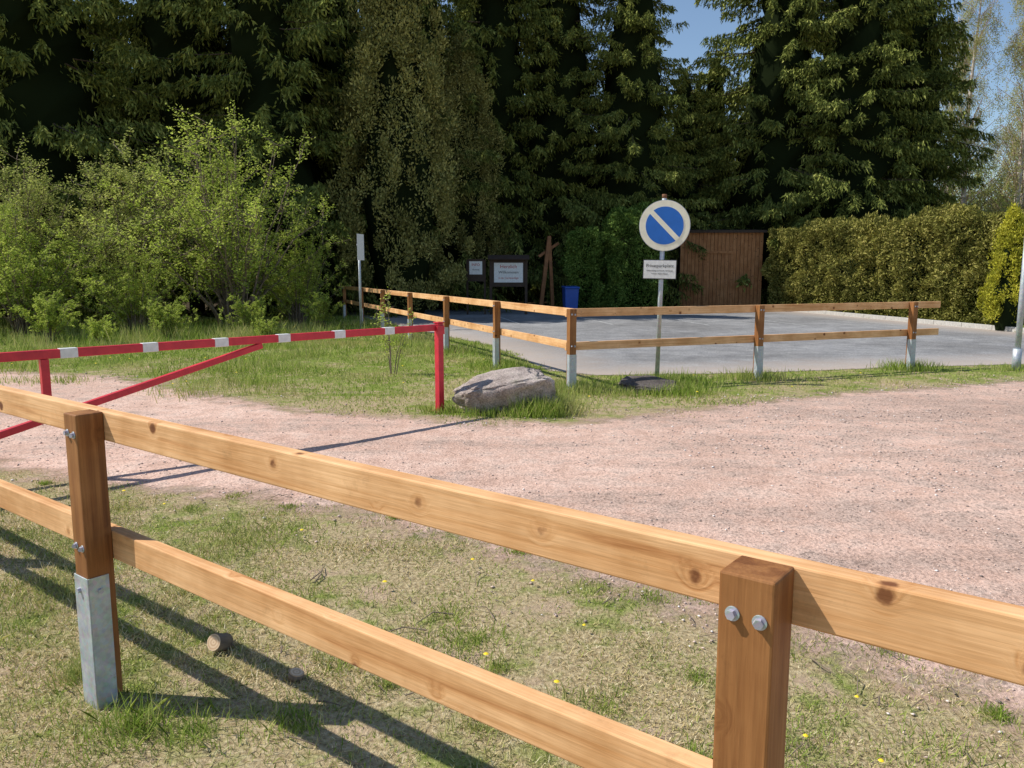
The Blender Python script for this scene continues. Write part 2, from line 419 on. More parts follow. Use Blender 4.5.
for i in range(230):
    yy=rr.uniform(1.3,5.8); xx=rr.uniform(-1,1)*(0.7*yy+.4)
    if sdf(np.array([xx]),np.array([yy]),GRAVEL)[0]<0.1: cent.append((xx,yy,rr.uniform(.04,.25),int(rr.uniform(40,220)),rr.uniform(.02,.05)))
for cx,cy,cr,cn,ch in cent:
    q=rr.normal(0,cr*.5,(cn,2)); tx+=list(cx+q[:,0]);ty+=list(cy+q[:,1]);th+=list(rr.uniform(.3,1.1,cn)*ch)
tx=np.array(tx);ty=np.array(ty);th=np.array(th)
addmesh("grass_tufts",blades("t",tx,ty,th,rr.uniform(.001,.002,len(tx))*(.8+.15*ty),rr.uniform(.05,1.1,len(tx)),M_greengrass,0.001,8))
N=340000
y=7.2+18*r.random(N)**1.25; x=(r.random(N)*2-1)*(0.74*y+1)
s1=sdf(x,y,GRAVEL)+(vn(x,y,2.5)-0.5)*0.9; s2=sdf(x,y,LOT)+(vn(x,y,3)-.5)*.3
k=(s1<0)&(s2<0.0)&(x<13)&(r.random(N)<(0.08+np.clip(-s1/0.9,0,0.92))*np.clip(0.15+1.1*vn(x+3,y,1.5),0,1))
x=x[k];y=y[k];n=len(x); g=vn(x,y,0.7)*0.5+vn(x+11,y,2.7)*0.5
tall=np.clip((y-9)/9,0,1)*np.clip((-x+1)/6,0,1)
h=r.uniform(.02,.06,n)*(0.2+1.3*g)*(1+1.8*tall); w=r.uniform(.0015,.003,n)*(0.7+0.13*y)
addmesh("meadow_grass",blades("m",x,y,h,w,r.uniform(.05,1.2,n),M_greengrass,0.001,4))
tx=[];ty=[];th=[]
def rank(cx,cy,sx,sy,n,hh):
    global tx,ty,th
    q=rr.normal(0,1,(n,2)); tx+=list(cx+q[:,0]*sx);ty+=list(cy+q[:,1]*sy);th+=list(rr.uniform(.35,1.1,n)*hh)
rank(-.05,8.15,.34,.07,700,.12); rank(.30,8.2,.14,.08,800,.24); rank(.5,8.5,.12,.2,800,.22); rank(1.75,9.6,.4,.12,900,.12); rank(2.1,10.5,.3,.25,1200,.18); rank(-.75,8.4,.12,.1,300,.12)
rank(2.1,9.8,.15,.2,600,.18)
for i in range(7):
    rank(.733-.372*2.6*i,9.83+.928*2.6*i,.28,.28,600,.18)
for sx in (0,2.87,5.73): rank(.733+.923*sx,9.83+.384*sx,.22,.15,600,.18)
for i in range(40): rank(rr.uniform(-9,-1),rr.uniform(9.5,19),.25,.2,130,rr.uniform(.1,.3))
for i in range(60): rank(rr.uniform(-16,-4),rr.uniform(15,21),.4,.3,160,rr.uniform(.2,.5))
rank(7.6,12.0,.2,.15,300,.12)
tx=np.array(tx);ty=np.array(ty);th=np.array(th)
kk=sdf(tx,ty,LOT)<0.05
tx=tx[kk];ty=ty[kk];th=th[kk]
addmesh("long_grass",blades("t",tx,ty,th,rr.uniform(.002,.004,len(tx))*(.6+.07*ty),rr.uniform(.05,.7,len(tx)),M_greengrass,0.001,9))

# ------------------------------------------------------------------ loose stones
def pebble_mesh(name,x,y,sz,mat,seed):
    r=np.random.default_rng(seed); n=len(x)
    base=np.array([[1,0,0],[-1,0,0],[0,1,0],[0,-1,0],[0,0,1],[0,0,-1]],float)
    S=r.uniform(.6,1.25,(n,6,1)); sc=np.stack([sz,sz*r.uniform(.6,1,n),sz*r.uniform(.35,.7,n)],1)
    P=base[None]*S*sc[:,None,:]
    a=r.uniform(0,6.28,n); ca=np.cos(a)[:,None];sa=np.sin(a)[:,None]
    Q=P.copy(); Q[:,:,0]=P[:,:,0]*ca-P[:,:,1]*sa; Q[:,:,1]=P[:,:,0]*sa+P[:,:,1]*ca
    Q[:,:,0]+=x[:,None];Q[:,:,1]+=y[:,None];Q[:,:,2]+=0.005+sc[:,2][:,None]*.3
    f=np.array([[0,2,4],[2,1,4],[1,3,4],[3,0,4],[2,0,5],[1,2,5],[3,1,5],[0,3,5]])
    F=(f[None]+np.arange(n)[:,None,None]*6).reshape(-1,3)
    return npmesh(name,Q.reshape(-1,3),F,[mat],k=3)
M_peb=leaf_mat("pebbles",[(0,(0.24,0.20,0.18)),(0.4,(0.54,0.41,0.35)),(0.8,(0.78,0.61,0.52)),(1,(0.85,0.80,0.76))],0.0,var=False)
N=90000
y=1.6+10.4*r.random(N)**1.1; x=(r.random(N)*2-1)*(.74*y+1)
s=sdf(x,y,GRAVEL)+(vn(x,y,3)-.5)*.9
dens=(0.15+0.85*np.clip((vn(x,y,.9)*.6+vn(x,y,3)*.4-.35)*2.5,0,1))*np.clip(.45+x*.12,.25,1)*np.clip(1+s*1.4,0,1)
k=(s>-.7)&(r.random(N)<dens)
x=x[k];y=y[k]
addmesh("loose_gravel",pebble_mesh("p",x,y,(r.random(len(x))**3*.011+.003)*(.7+.07*y),M_peb,3))

# ------------------------------------------------------------------ fences
def fence(name,origin,ang,posts,rails,side,post_h=1.03,skip_first=False):
    e=empty(name,(origin[0],origin[1],0),ang)
    for i,px in enumerate(posts):
        if skip_first and i==0: continue
        box("post_%d"%i,(post_h-0.03,0.09,0.09),(px,0,(post_h+0.03)/2),M_post,e,(0,-math.pi/2,0),0.004)
        box("anchor_front_%d"%i,(0.098,0.004,0.62),(px,-side*0.0475,0.16),M_galv,e,bev=0.001)
        for q in (-1,1):
            box("anchor_flange_%d_%d"%(i,q),(0.004,0.068,0.62),(px+q*0.0475,-side*0.0115,0.16),M_galv,e,bev=0.001)
        for z in (0.42,):
            cyl("anchor_bolt_%d"%i,0.009,0.012,(px+0.0535,-side*.01,z),M_galv,e,(0,math.pi/2,0),6,smooth=False)
            cyl("anchor_bolt_front_%d"%i,0.009,0.012,(px-.01,-side*.0535,z),M_galv,e,(math.pi/2,0,0),6,smooth=False)
        zs=((0.965,-.02),(0.962,.024),(0.575,-.02),(0.572,.024))
        for k,(z,dx) in enumerate(zs):
            yb=-side*0.045
            cyl("washer_%d_%d"%(i,k),0.012,0.003,(px+dx,yb-side*0.0015,z),M_galv,e,(math.pi/2,0,0),18)
            cyl("bolt_head_%d_%d"%(i,k),0.008,0.009,(px+dx,yb-side*0.0075,z),M_galv,e,(math.pi/2,0,0.3*k),6,smooth=False)
    for i,(x0,x1) in enumerate(rails):
        for j,zc in enumerate((0.98,0.565)):
            box("rail_%d_%d"%(i,j),(x1-x0-0.004,0.045,0.10),((x0+x1)/2,side*(0.045+0.0235),zc),M_rail,e,(0.004*math.sin(i*3+j),0,0),0.004)
    return e
fence("wooden_fence",(-1.435,2.634),math.atan2(-.612,.79),[-2.31,0,2.31,4.62],[(-5.2,0.0),(0.0,5.2)],1)
fence("wooden_fence",(.733,9.83),math.atan2(.384,.923),[0,2.87,5.73],[(-.05,2.87),(2.87,6.35)],1)
fence("wooden_fence",(.733,9.83),math.atan2(.928,-.372),[0,2.6,5.2,7.8,10.4,13.0,15.6],[(0.12,5.2),(5.2,10.4),(10.4,15.7)],-1,skip_first=True)

# ------------------------------------------------------------------ barrier
bx,by=-.77,8.41
ang=math.atan2(-.728,-.686)
g=empty("barrier_gate",(bx,by,0),ang)
zb=.905
box("end_post",(.07,.07,.95),(0,0,.475),M_red,g,bev=.006)
box("end_cap",(.085,.085,.012),(0,0,.957),M_red,g,bev=.003)
box("latch_plate",(.10,.02,.09),(.02,.048,.88),M_red,g)
box("base_plate",(.16,.16,.012),(0,0,.012),M_rust,g)
L_=5.35
box("top_beam",(L_-.04,.055,.065),(.037+(L_-.04)/2,0,zb),M_red,g,bev=.006)
for i in range(9):
    sx=.668+.585*i
    if sx<L_-.1: box("white_band_%d"%i,(.12,.061,.071),(sx,0,zb),M_white,g,bev=.004)
def bar(name,p,q,t,mat,par):
    p=Vector(p);q=Vector(q);d=q-p
    return box(name,(d.length,t,t),(p+q)/2,mat,par,(0,-math.atan2(d.z,d.x),0),.005)
bar("diagonal_brace",(2.05,0,zb-.05),(5.25,0,.0+.08),.05,M_red,g)
box("strut",(.055,.05,.44),(3.755,0,.65),M_red,g)
box("hinge_post",(.12,.12,1.25),(L_+.08,0,.62),M_red,g,bev=.008)
box("hinge_foot",(.4,.4,.06),(L_+.08,0,.02),M_conc,g,bev=.01)

# ------------------------------------------------------------------ signs
def text(name,body,size,loc,mat,par,align='CENTER'):
    c=bpy.data.curves.new(name,'FONT'); c.body=body; c.size=size; c.align_x=align; c.align_y='CENTER'; c.extrude=.0004
    c.materials.append(mat)
    o=bpy.data.objects.new(name,c); o.location=loc; o.rotation_euler=(math.pi/2,0,0); return link(o,par)
s=empty("no_parking_sign",(1.96,10.72,0),math.radians(-14))
s.rotation_euler[1]=math.radians(0.9)
cyl("pole",.03,2.5,(0,0,1.2),M_galv,s)
cyl("pole_cap",.032,.05,(0,0,2.46),M_rust,s)
cyl("disc_plate",.325,.004,(0.02,-.045,2.08),M_cream,s,(math.pi/2,0,0),64)
cyl("disc_rim",.331,.012,(0.02,-.038,2.08),M_galv,s,(math.pi/2,0,0),64)
cyl("blue_field",.245,.003,(0.02,-.0487,2.08),M_blue,s,(math.pi/2,0,0),64)
box("diagonal_stripe",(.50,.003,.062),(0.02,-.0515,2.08),M_cream,s,(0,math.radians(45),0),0)
for z in (1.95,2.2): box("clamp_%s"%z,(.12,.05,.03),(0,-.01,z),M_galv,s)
box("clamp_low",(.12,.05,.03),(0,-.01,1.52),M_galv,s)
box("text_plate",(.42,.004,.235),(-.02,-.045,1.51),M_white,s,bev=.001)
box("text_plate_frame",(.44,.006,.255),(-.02,-.039,1.51),M_black,s,bev=.001)
text("line_1","Privatparkplatz",.060,(-.02,-.0485,1.558),M_black,s)
text("line_2","Unberechtigt parkende Fahrzeuge",.025,(-.02,-.0485,1.495),M_black,s)
text("line_3","werden abgeschleppt",.025,(-.02,-.0485,1.455),M_black,s)

s=empty("traffic_sign",(-3.68,19.5,0),math.radians(78))
cyl("pole",.03,2.3,(0,0,1.15),M_galv,s)
box("sign_plate",(.42,.004,.62),(0,-.04,2.05),M_white,s,bev=.001)
box("sign_back_rail",(.36,.02,.03),(0,-.02,2.1),M_galv,s)

s=empty("steel_post",(7.62,12.0,0))
cyl("tube",.042,2.3,(0,0,1.2),M_galv,s)
cyl("sleeve",.062,.34,(0,0,.16),M_galv,s)
cyl("cap",.045,.02,(0,0,2.36),M_galv,s)

s=empty("notice_board",(-.12,27.4,0),math.radians(3))
for q in (-.6,.6): box("post_%s"%q,(.09,.09,1.85),(q,0,.92),M_darkwood,s)
box("back_panel",(1.12,.05,.95),(0,0,1.42),M_darkwood,s)
box("poster",(.98,.01,.66),(.0,-.035,1.42),M_white,s,bev=0)
text("headline","Herzlich",.17,(.0,-.045,1.62),M_redprint,s)
text("subline","Willkommen",.13,(.0,-.045,1.43),M_black,s)
text("subline2","in der Gartenanlage",.085,(.0,-.045,1.24),M_redprint,s)
for q in (-1,1): box("roof_%d"%q,(1.4,.30,.03),(0,q*.13,1.93),M_darkwood,s,(-q*.5,0,0))
s=empty("notice_board",(-1.22,27.4,0),math.radians(-6))
for q in (-.30,.30): box("post_%s"%q,(.06,.06,1.85),(q,0,.92),M_darkwood,s)
box("panel",(.56,.04,.75),(0,-.03,1.5),M_darkwood,s)
box("paper",(.44,.008,.44),(0,-.056,1.58),M_white,s,bev=0)
text("lines","INFO",.12,(0,-.063,1.68),M_redprint,s)
text("lines_2","Aushang",.07,(0,-.063,1.52),M_black,s)

s=empty("wooden_play_frame",(1.25,29.9,0),math.radians(10))
bar("leg_a",(-.2,0,0),(.12,0,2.7),.14,M_orangewood,s)
bar("leg_b",(.28,0,0),(.12,.02,2.75),.12,M_orangewood,s)
bar("brace",(-.25,.1,2.0),(.5,.1,2.5),.10,M_orangewood,s)

def taper(name,w0,w1,h,loc,mat,par):
    v=[(-w0,-w0,0),(w0,-w0,0),(w0,w0,0),(-w0,w0,0),(-w1,-w1,h),(w1,-w1,h),(w1,w1,h),(-w1,w1,h)]
    f=[(0,3,2,1),(4,5,6,7),(0,1,5,4),(1,2,6,5),(2,3,7,6),(3,0,4,7)]
    o=pymesh(name,v,f,mat,par,loc); m=o.modifiers.new("b",'BEVEL'); m.width=.02; m.segments=2; return o
s=empty("waste_bin",(2.05,28.2,0),.15)
taper("body",.21,.25,.82,(0,0,.06),M_bin,s)
box("lid",(.54,.58,.06),(0,-.01,.91),M_bin,s,(.05,0,0),.02)
box("handle",(.44,.05,.05),(0,.29,.87),M_bin,s)
for q in (-.2,.2): cyl("wheel_%s"%q,.1,.05,(q,.22,.1),M_black,s,(0,math.pi/2,0))

# wooden shed
s=empty("wooden_shed",(8.25,31.9,0),math.radians(-4))
w=3.2
n=22
for i in range(n):
    box("plank_%d"%i,(2.95,w/n-.012,.03),(-w/2+w/n*(i+.5),random.uniform(0,.008),1.52),M_shed,s,(0,-math.pi/2,math.pi/2),.003)
box("wall_back",(w,2.4,2.8),(0,1.3,1.45),M_darkwood,s)
box("roof",(w+.2,3.0,.08),(0,1.35,3.1),M_darkwood,s,(.06,0,0))
box("fascia",(w+.2,.03,.10),(0,-.17,3.0),M_darkwood,s)
box("door_frame_l",(.1,.03,2.1),(-.62,-.04,1.1),M_shed,s); box("door_frame_r",(.1,.03,2.1),(.42,-.04,1.1),M_shed,s); box("door_frame_t",(1.14,.03,.1),(-.1,-.04,2.2),M_shed,s)

# ------------------------------------------------------------------ rocks
def rock_mat(name,k):
    m,nt,b,o=newmat(name); oc=ocoord(nt)
    n1=noise(nt,oc,3,6,.65); n2=noise(nt,oc,60,3,.8)
    c=ramp(nt,[(.3,tuple(k*q for q in (.26,.20,.17))),(.5,tuple(k*q for q in (.50,.41,.36))),(.7,tuple(k*q for q in (.70,.59,.52)))],n1).outputs[0]
    c=mixc(nt,.8,c,ramp(nt,[(.35,(.4,.4,.4)),(.65,(1.35,1.35,1.35))],n2).outputs[0],'MULTIPLY')
    mo=ramp(nt,[(.54,0.0),(.64,1.0)],noise(nt,oc,5,5,.7)).outputs[0]
    c=mixc(nt,math_(nt,'MULTIPLY',mo,.5),c,(.20*k,.20*k,.12*k))
    nt.links.new(c,b.inputs["Base Color"]); b.inputs["Roughness"].default_value=.9
    bump(nt,b,math_(nt,'ADD',n1,math_(nt,'MULTIPLY',n2,.3)),1.0,.05)
    return m
M_rock=rock_mat("granite",1.0); M_rock2=rock_mat("dark_slate",.3)
def rock(name,loc,sc,rz,seed,tilt,mat):
    import bmesh
    bm=bmesh.new(); bmesh.ops.create_icosphere(bm,subdivisions=5,radius=1)
    off=Vector((seed*7.3,seed*3.1,seed))
    for v in bm.verts:
        p=v.co.copy()
        q=Vector([math.copysign(abs(c)**.62,c) for c in p])
        d=mnoise.noise(p*1.3+off)*.26+mnoise.noise(p*3.1+off)*.12+mnoise.noise(p*8+off)*.05+mnoise.noise(p*18+off)*.015
        cr=abs(mnoise.noise(p*2.2+off*2)); d-=max(0,.08-cr)*1.6
        q=q*(1+d)
        if q.z>.62: q.z=.62+(q.z-.62)*.25
        if q.x<0: q.y*=1+.35*q.x; q.z*=1+.3*q.x
        v.co=Vector((q.x*sc[0],q.y*sc[1],q.z*sc[2]))
    me=bpy.data.meshes.new(name); bm.to_mesh(me); bm.free()
    for p in me.polygons: p.use_smooth=True
    me.materials.append(mat)
    o=bpy.data.objects.new(name,me); o.location=loc; o.rotation_euler=(tilt[0],tilt[1],rz); return link(o)
rock("boulder",(-.09,8.5,.19),(.52,.30,.28),.24,2,(.16,-.13),M_rock)
rock("stone_slab",(1.72,9.85,.06),(.36,.26,.10),-.1,5,(.25,.16),M_rock2)

# cut logs, twigs, dandelions
def logmat():
    m,nt,b,o=newmat("cut_log"); oc=ocoord(nt)
    wv=nd(nt,"ShaderNodeTexWave",wave_type='RINGS',rings_direction='Z'); wv.inputs["Scale"].default_value=25; wv.inputs["Distortion"].default_value=2
    nt.links.new(oc,wv.inputs[0])
    nt.links.new(ramp(nt,[(0,(.55,.36,.21)),(1,(.74,.55,.36))],wv.outputs[1]).outputs[0],b.inputs["Base Color"]); b.inputs["Roughness"].default_value=.85
    return m
M_log=logmat()
def logpiece(r_,h_,loc,rot):
    e=empty("cut_log",loc); e.rotation_euler=rot
    cyl("bark_sleeve",r_,h_,(0,0,0),M_twig,e,n=14,r2=r_*.96)
    cyl("sawn_face",r_*.9,.004,(0,0,h_/2+.001),M_log,e,n=14)
    cyl("sawn_face_back",r_*.9,.004,(0,0,-h_/2-.001),M_log,e,n=14)
logpiece(.036,.07,(-1.16,3.0,.036),(1.15,.1,-.45))
logpiece(.030,.022,(-.80,2.78,.015),(.25,.1,.9))
P=[]
rr=np.random.default_rng(77)
for i in range(120):
    yy=rr.uniform(1.4,5.5); xx=rr.uniform(-1,1)*(.7*yy+.3); a=rr.uniform(0,6.28); l=rr.uniform(.03,.2)
    if sdf(np.array([xx]),np.array([yy]),GRAVEL)[0]>.3: continue
    pts=[(xx,yy,.012),(xx+math.cos(a)*l*.5,yy+math.sin(a)*l*.5,.02+rr.uniform(0,.015)),(xx+math.cos(a+.3)*l,yy+math.sin(a+.3)*l,.012)]
    rad=rr.uniform(.0015,.004); P.append((pts,[rad,rad*.8,rad*.5]))
V,F=tubes(P); addmesh("twigs",npmesh("tw",V,F,[M_twig]))
M_dand=simple("dandelion_yellow",(.90,.66,.02),.6,0,.1)
M_stem=simple("dandelion_green",(.10,.18,.04),.6)
V=[];F=[];MI=[]
pos=[(.30,3.15),(.16,2.68),(.93,2.35),(.48,2.3),(.55,2.05),(.9,1.85),(-.6,3.6),(-.2,3.9),(.1,3.65),(-1.2,4.4),(-2.2,4.9),(.95,2.0),(1.1,2.2),(-1.9,3.9),(.45,1.95),(1.02,1.72),(-2.6,5.2),(.27,2.2),(.8,2.7),(1.2,2.6),(.62,1.5),(-.1,2.9),(1.3,2.1)]
for i in range(40):
    pos.append((random.uniform(-9,5),random.uniform(8.6,13)))
for (x_,y_) in pos:
    if sdf(np.array([x_]),np.array([y_]),GRAVEL)[0]>0.05 or sdf(np.array([x_]),np.array([y_]),LOT)[0]>0: continue
    hz=random.uniform(.03,.055) if y_<7 else random.uniform(.06,.12); rad=random.uniform(.007,.013)*(1 if y_<7 else 1.4)
    b0=len(V); nn=9
    V.append((x_,y_,hz+.006))
    for k in range(nn*2):
        a=math.pi*k/nn; rk=rad*(1 if k%2 else .75)
        V.append((x_+rk*math.cos(a),y_+rk*math.sin(a),hz-.001))
    for k in range(nn*2):
        F.append((b0,b0+1+k,b0+1+(k+1)%(nn*2))); MI.append(0)
    b1=len(V); V+= [(x_-.0012,y_,0),(x_+.0012,y_,0),(x_,y_,hz)]; F.append((b1,b1+1,b1+2)); MI.append(1)
me=npmesh("d",np.array(V),np.array(F),[M_dand,M_stem],MI,k=3); addmesh("dandelions",me)

# ------------------------------------------------------------------ trees
def flatw(r,u,amt,n):
    ref=np.array([0,0,1.0])+r.normal(0,amt,(n,3))
    return norm(np.cross(u,ref))
def spruce_mesh(name,seed,H,R,nb,zmin,dens=28,K=3):
    r=np.random.default_rng(seed)
    z=zmin+(H-zmin)*r.random(nb)**1.15; f=1-z/H
    z=z+0.25*np.sin(z*4.0)
    L=R*np.clip(f,0,1)**.72*r.uniform(.45,1.18,nb)+.25
    az=r.uniform(0,2*math.pi,nb)
    L*=1+.18*np.sin(az*3+seed)+.12*np.sin(az*5+z*1.3)
    cnt=(L*dens).astype(int)+2
    idx=np.repeat(np.arange(nb),cnt); n=len(idx)
    t=.30+.70*r.random(n)**.8
    dr=(.62*f+.05)*r.uniform(.6,1.4,nb); d0=dr[idx]
    rad=np.stack([np.cos(az),np.sin(az),np.zeros(nb)],1)[idx]; per=np.stack([-np.sin(az),np.cos(az),np.zeros(nb)],1)[idx]
    Lx=L[idx]; p=rad*(Lx*t)[:,None]; p[:,2]=z[idx]+Lx*(-d0*t+.16*t*t)+.1
    sg=np.where(r.random(n)<.5,-1,1.)
    down=np.zeros((n,3)); down[:,2]=-1
    D=norm(rad*r.uniform(.2,.9,n)[:,None]+per*(sg*r.uniform(.1,.9,n))[:,None]+down*r.uniform(.2,2.0,n)[:,None])
    tl=(.22+.40*(1-t)+.22*r.random(n))*(.55+.5*f[idx])
    C=[];U=[];W=[]
    for k in range(K):
        s=(k+r.random(n))/K
        c=p+D*(tl*s)[:,None]; c[:,2]-=.22*tl*s*s
        u=norm(D+r.normal(0,.3,(n,3)))*r.uniform(.06,.13,n)[:,None]
        w=flatw(r,u,.8,n)*r.uniform(.017,.034,n)[:,None]
        C.append(c);U.append(u);W.append(w)
    A=diamonds(np.concatenate(C),np.concatenate(U),np.concatenate(W))
    P=[([(0,0,-.2),(0.02,0.03,H*.3),(-.03,0,H*.65),(0,0,H)],[.24*H/16,.19*H/16,.1*H/16,.02])]
    for i in range(0,nb,4):
        a=az[i];l=L[i];dd=dr[i]
        pts=[(math.cos(a)*l*tt,math.sin(a)*l*tt,z[i]+l*(-dd*tt+.16*tt*tt)+.1) for tt in (0,.35,.7,.95)]
        P.append((pts,[.03,.022,.014,.006]))
    B=tubes(P,5)
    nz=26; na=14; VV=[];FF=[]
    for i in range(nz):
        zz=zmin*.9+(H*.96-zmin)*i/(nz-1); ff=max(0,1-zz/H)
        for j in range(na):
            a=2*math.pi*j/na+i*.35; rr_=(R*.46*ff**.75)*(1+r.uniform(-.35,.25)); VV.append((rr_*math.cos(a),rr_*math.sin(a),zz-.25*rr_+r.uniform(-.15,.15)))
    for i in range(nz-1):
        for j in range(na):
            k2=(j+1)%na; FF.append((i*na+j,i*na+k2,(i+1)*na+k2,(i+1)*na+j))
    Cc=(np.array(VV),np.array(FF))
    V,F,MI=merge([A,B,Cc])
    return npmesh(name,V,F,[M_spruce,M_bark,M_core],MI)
SP=[spruce_mesh("spruce_a",1,16,3.9,430,.6),spruce_mesh("spruce_b",2,17,4.2,460,1.4),spruce_mesh("spruce_c",3,15,3.6,390,.4),spruce_mesh("spruce_d",4,19,5.0,510,2.4)]
def inst(name,me,loc,sc=1.0,rz=0.0,sz=None,tilt=0):
    o=bpy.data.objects.new(name,me); o.location=loc; o.scale=(sc,sc,sz if sz else sc); o.rotation_euler=(tilt,0,rz); return link(o)
front=[(-24,26.5,1,1.15),(-19.4,27,0,1.15),(-14.8,25.8,1,1.15),(-11.2,28.6,3,1.0),(-8.0,27.4,0,1.15),(-6.6,31,2,1.2),
       (-0.8,34.2,1,1.08),(2.0,35.2,3,.95),(4.9,34.0,3,.85),(11.3,35.4,1,1.12),(14.3,34.6,3,1.0),(17.3,36.5,0,1.15),(-3.9,32.5,3,.95)]
for i,(x_,y_,k,sc) in enumerate(front): inst("spruce_tree",SP[k],(x_,y_,0),sc,i*1.7+.4)
for i,(x_,y_,sx,sz) in enumerate([(7.6,36.2,.85,.68),(6.4,39,.9,.74),(9.4,38.6,.9,.78)]): inst("spruce_tree",SP[(2,0,2)[i]],(x_,y_,0),sx,i*2.1,sz=sz)
xb=-33
i=0
while xb<19:
    low=4.6<xb<11.8
    sc=random.uniform(1.1,1.3)
    inst("spruce_tree",SP[(0,2)[i%2]],(xb,41.5+(i%2)*2.2,0),sc,i*1.3,sz=.72 if low else sc); xb+=random.uniform(3.6,4.4); i+=1

def clumps(seed,centres,radii,n,hl,hw,up=.0,fl=None):
    r=np.random.default_rng(seed); m=len(centres)
    idx=np.repeat(np.arange(m),n); N_=len(idx)
    d=norm(r.normal(0,1,(N_,3))); rad=r.random(N_)**.45
    off=d*rad[:,None]*radii[idx]
    c=centres[idx]+off
    u=norm(d*.8+r.normal(0,.6,(N_,3))+np.array([0,0,up]))
    if fl:
        u[:,2]*=.45; u=norm(u)
    u=u*r.uniform(.6,1.2,N_)[:,None]*hl
    w=(flatw(r,u,fl,N_) if fl else norm(np.cross(u,r.normal(0,1,(N_,3)))))*r.uniform(.6,1.2,N_)[:,None]*hw
    return diamonds(c,u,w)
def column_mesh(name,seed,H,R,m,n,mat,plume=(.35,.35,.8),hl=.075,hw=.028,p=.55):
    r=np.random.default_rng(seed)
    z=.3+(H-.3)*r.random(m)**.9; f=z/H
    prof=np.clip(1-f,0,1)**p*np.clip(.55+f*1.6,0,1)
    az=r.uniform(0,6.283,m)
    lump=1+.18*np.sin(az*3+z*.9+seed)+.14*np.sin(az*5-z*1.7)
    rad=R*prof*lump*r.uniform(.70,1.12,m)
    c=np.stack([rad*np.cos(az),rad*np.sin(az),z],1)
    rd=np.array(plume)[None,:]*r.uniform(.5,1.3,(m,1))
    A=clumps(seed,c,rd,n,hl,hw,up=.9)
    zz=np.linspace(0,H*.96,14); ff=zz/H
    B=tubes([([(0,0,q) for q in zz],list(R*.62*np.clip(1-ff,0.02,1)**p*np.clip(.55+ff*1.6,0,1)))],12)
    V,F,MI=merge([A,B]); return npmesh(name,V,F,[mat,M_core],MI)
J=column_mesh("juniper",7,12.5,2.3,440,160,M_juniper,(.36,.36,.6),.062,.026)
inst("cypress_tree",J,(-3.75,27.2,0),1.0,.3)
inst("cypress_tree",J,(-1.9,31.6,0),.8,2.3)
G=column_mesh("goldthuja",9,2.75,.62,150,90,M_gold,(.14,.14,.28),.04,.018)
inst("golden_thuja",G,(12.35,20.0,0),1.05,.3)
inst("golden_thuja",G,(14.4,20.6,0),1.15,1.3)

def hedge(name,p0,p1,width,height,n,mat,seed,hl=.055,hw=.024,round_=.25,rough=1.0):
    r=np.random.default_rng(seed)
    p0=np.array(p0,float);p1=np.array(p1,float); Ld=np.linalg.norm(p1-p0); ang=math.atan2(p1[1]-p0[1],p1[0]-p0[0])
    a=np.array([Ld*height,Ld*height,Ld*width,width*height,width*height]); ch=r.choice(5,n,p=a/a.sum())
    u=r.random(n);v=r.random(n); P=np.zeros((n,3));Nn=np.zeros((n,3))
    for k,(fx,nn) in enumerate([(lambda u,v:(u*Ld,0*u-width/2,v*height),(0,-1,0)),(lambda u,v:(u*Ld,0*u+width/2,v*height),(0,1,0)),(lambda u,v:(u*Ld,(v-.5)*width,0*u+height),(0,0,1)),
                                (lambda u,v:(0*u,(u-.5)*width,v*height),(-1,0,0)),(lambda u,v:(0*u+Ld,(u-.5)*width,v*height),(1,0,0))]):
        q=ch==k; x_,y_,z_=fx(u[q],v[q]); P[q]=np.stack([x_,y_,z_],1); Nn[q]=nn
    cx=np.clip(P[:,0],round_,Ld-round_); cy=np.clip(P[:,1],-width/2+round_,width/2-round_); cz=np.minimum(P[:,2],height-round_)
    C=np.stack([cx,cy,cz],1); D=P-C; dl=np.linalg.norm(D,axis=1,keepdims=True); P=C+D/np.maximum(dl,1e-5)*np.minimum(dl,round_)
    bmp=(vn(P[:,0]+P[:,1]*1.3,P[:,2]+P[:,1],1.5)-.5)*.55+(vn(P[:,0]*1.1+P[:,1],P[:,2]-P[:,1]+30,4.5)-.5)*.38
    depth=-r.random(n)**1.5*.28
    P=P+Nn*(bmp*rough+depth)[:,None]+r.normal(0,.03,(n,3)); P[:,2]=np.maximum(P[:,2],.03)
    uu=norm(Nn*.7+r.normal(0,.7,(n,3))+np.array([0,0,.3]))*(r.uniform(.6,1.3,n)*hl)[:,None]
    ww=norm(np.cross(uu,r.normal(0,1,(n,3))))*(r.uniform(.6,1.2,n)*hw)[:,None]
    A=diamonds(P,uu,ww)
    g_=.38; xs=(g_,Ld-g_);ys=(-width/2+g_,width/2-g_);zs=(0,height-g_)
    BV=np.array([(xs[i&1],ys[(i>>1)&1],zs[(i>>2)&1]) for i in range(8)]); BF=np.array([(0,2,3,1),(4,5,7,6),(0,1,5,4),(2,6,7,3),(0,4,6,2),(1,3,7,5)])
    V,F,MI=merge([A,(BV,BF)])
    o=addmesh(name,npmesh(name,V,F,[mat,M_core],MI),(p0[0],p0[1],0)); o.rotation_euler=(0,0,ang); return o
hedge("clipped_hedge",(10.4,31.5),(13.9,22.2),1.4,3.1,130000,M_hedge,1)
hedge("clipped_hedge",(13.6,23.0),(21.0,25.5),1.3,2.9,50000,M_hedge,4)
hedge("laurel_hedge",(1.95,29.6),(3.35,29.4),1.5,3.05,30000,M_laurel,2,round_=.6)
hedge("laurel_hedge",(3.3,29.3),(5.6,29.6),1.6,3.7,48000,M_laurel,3,round_=.7)

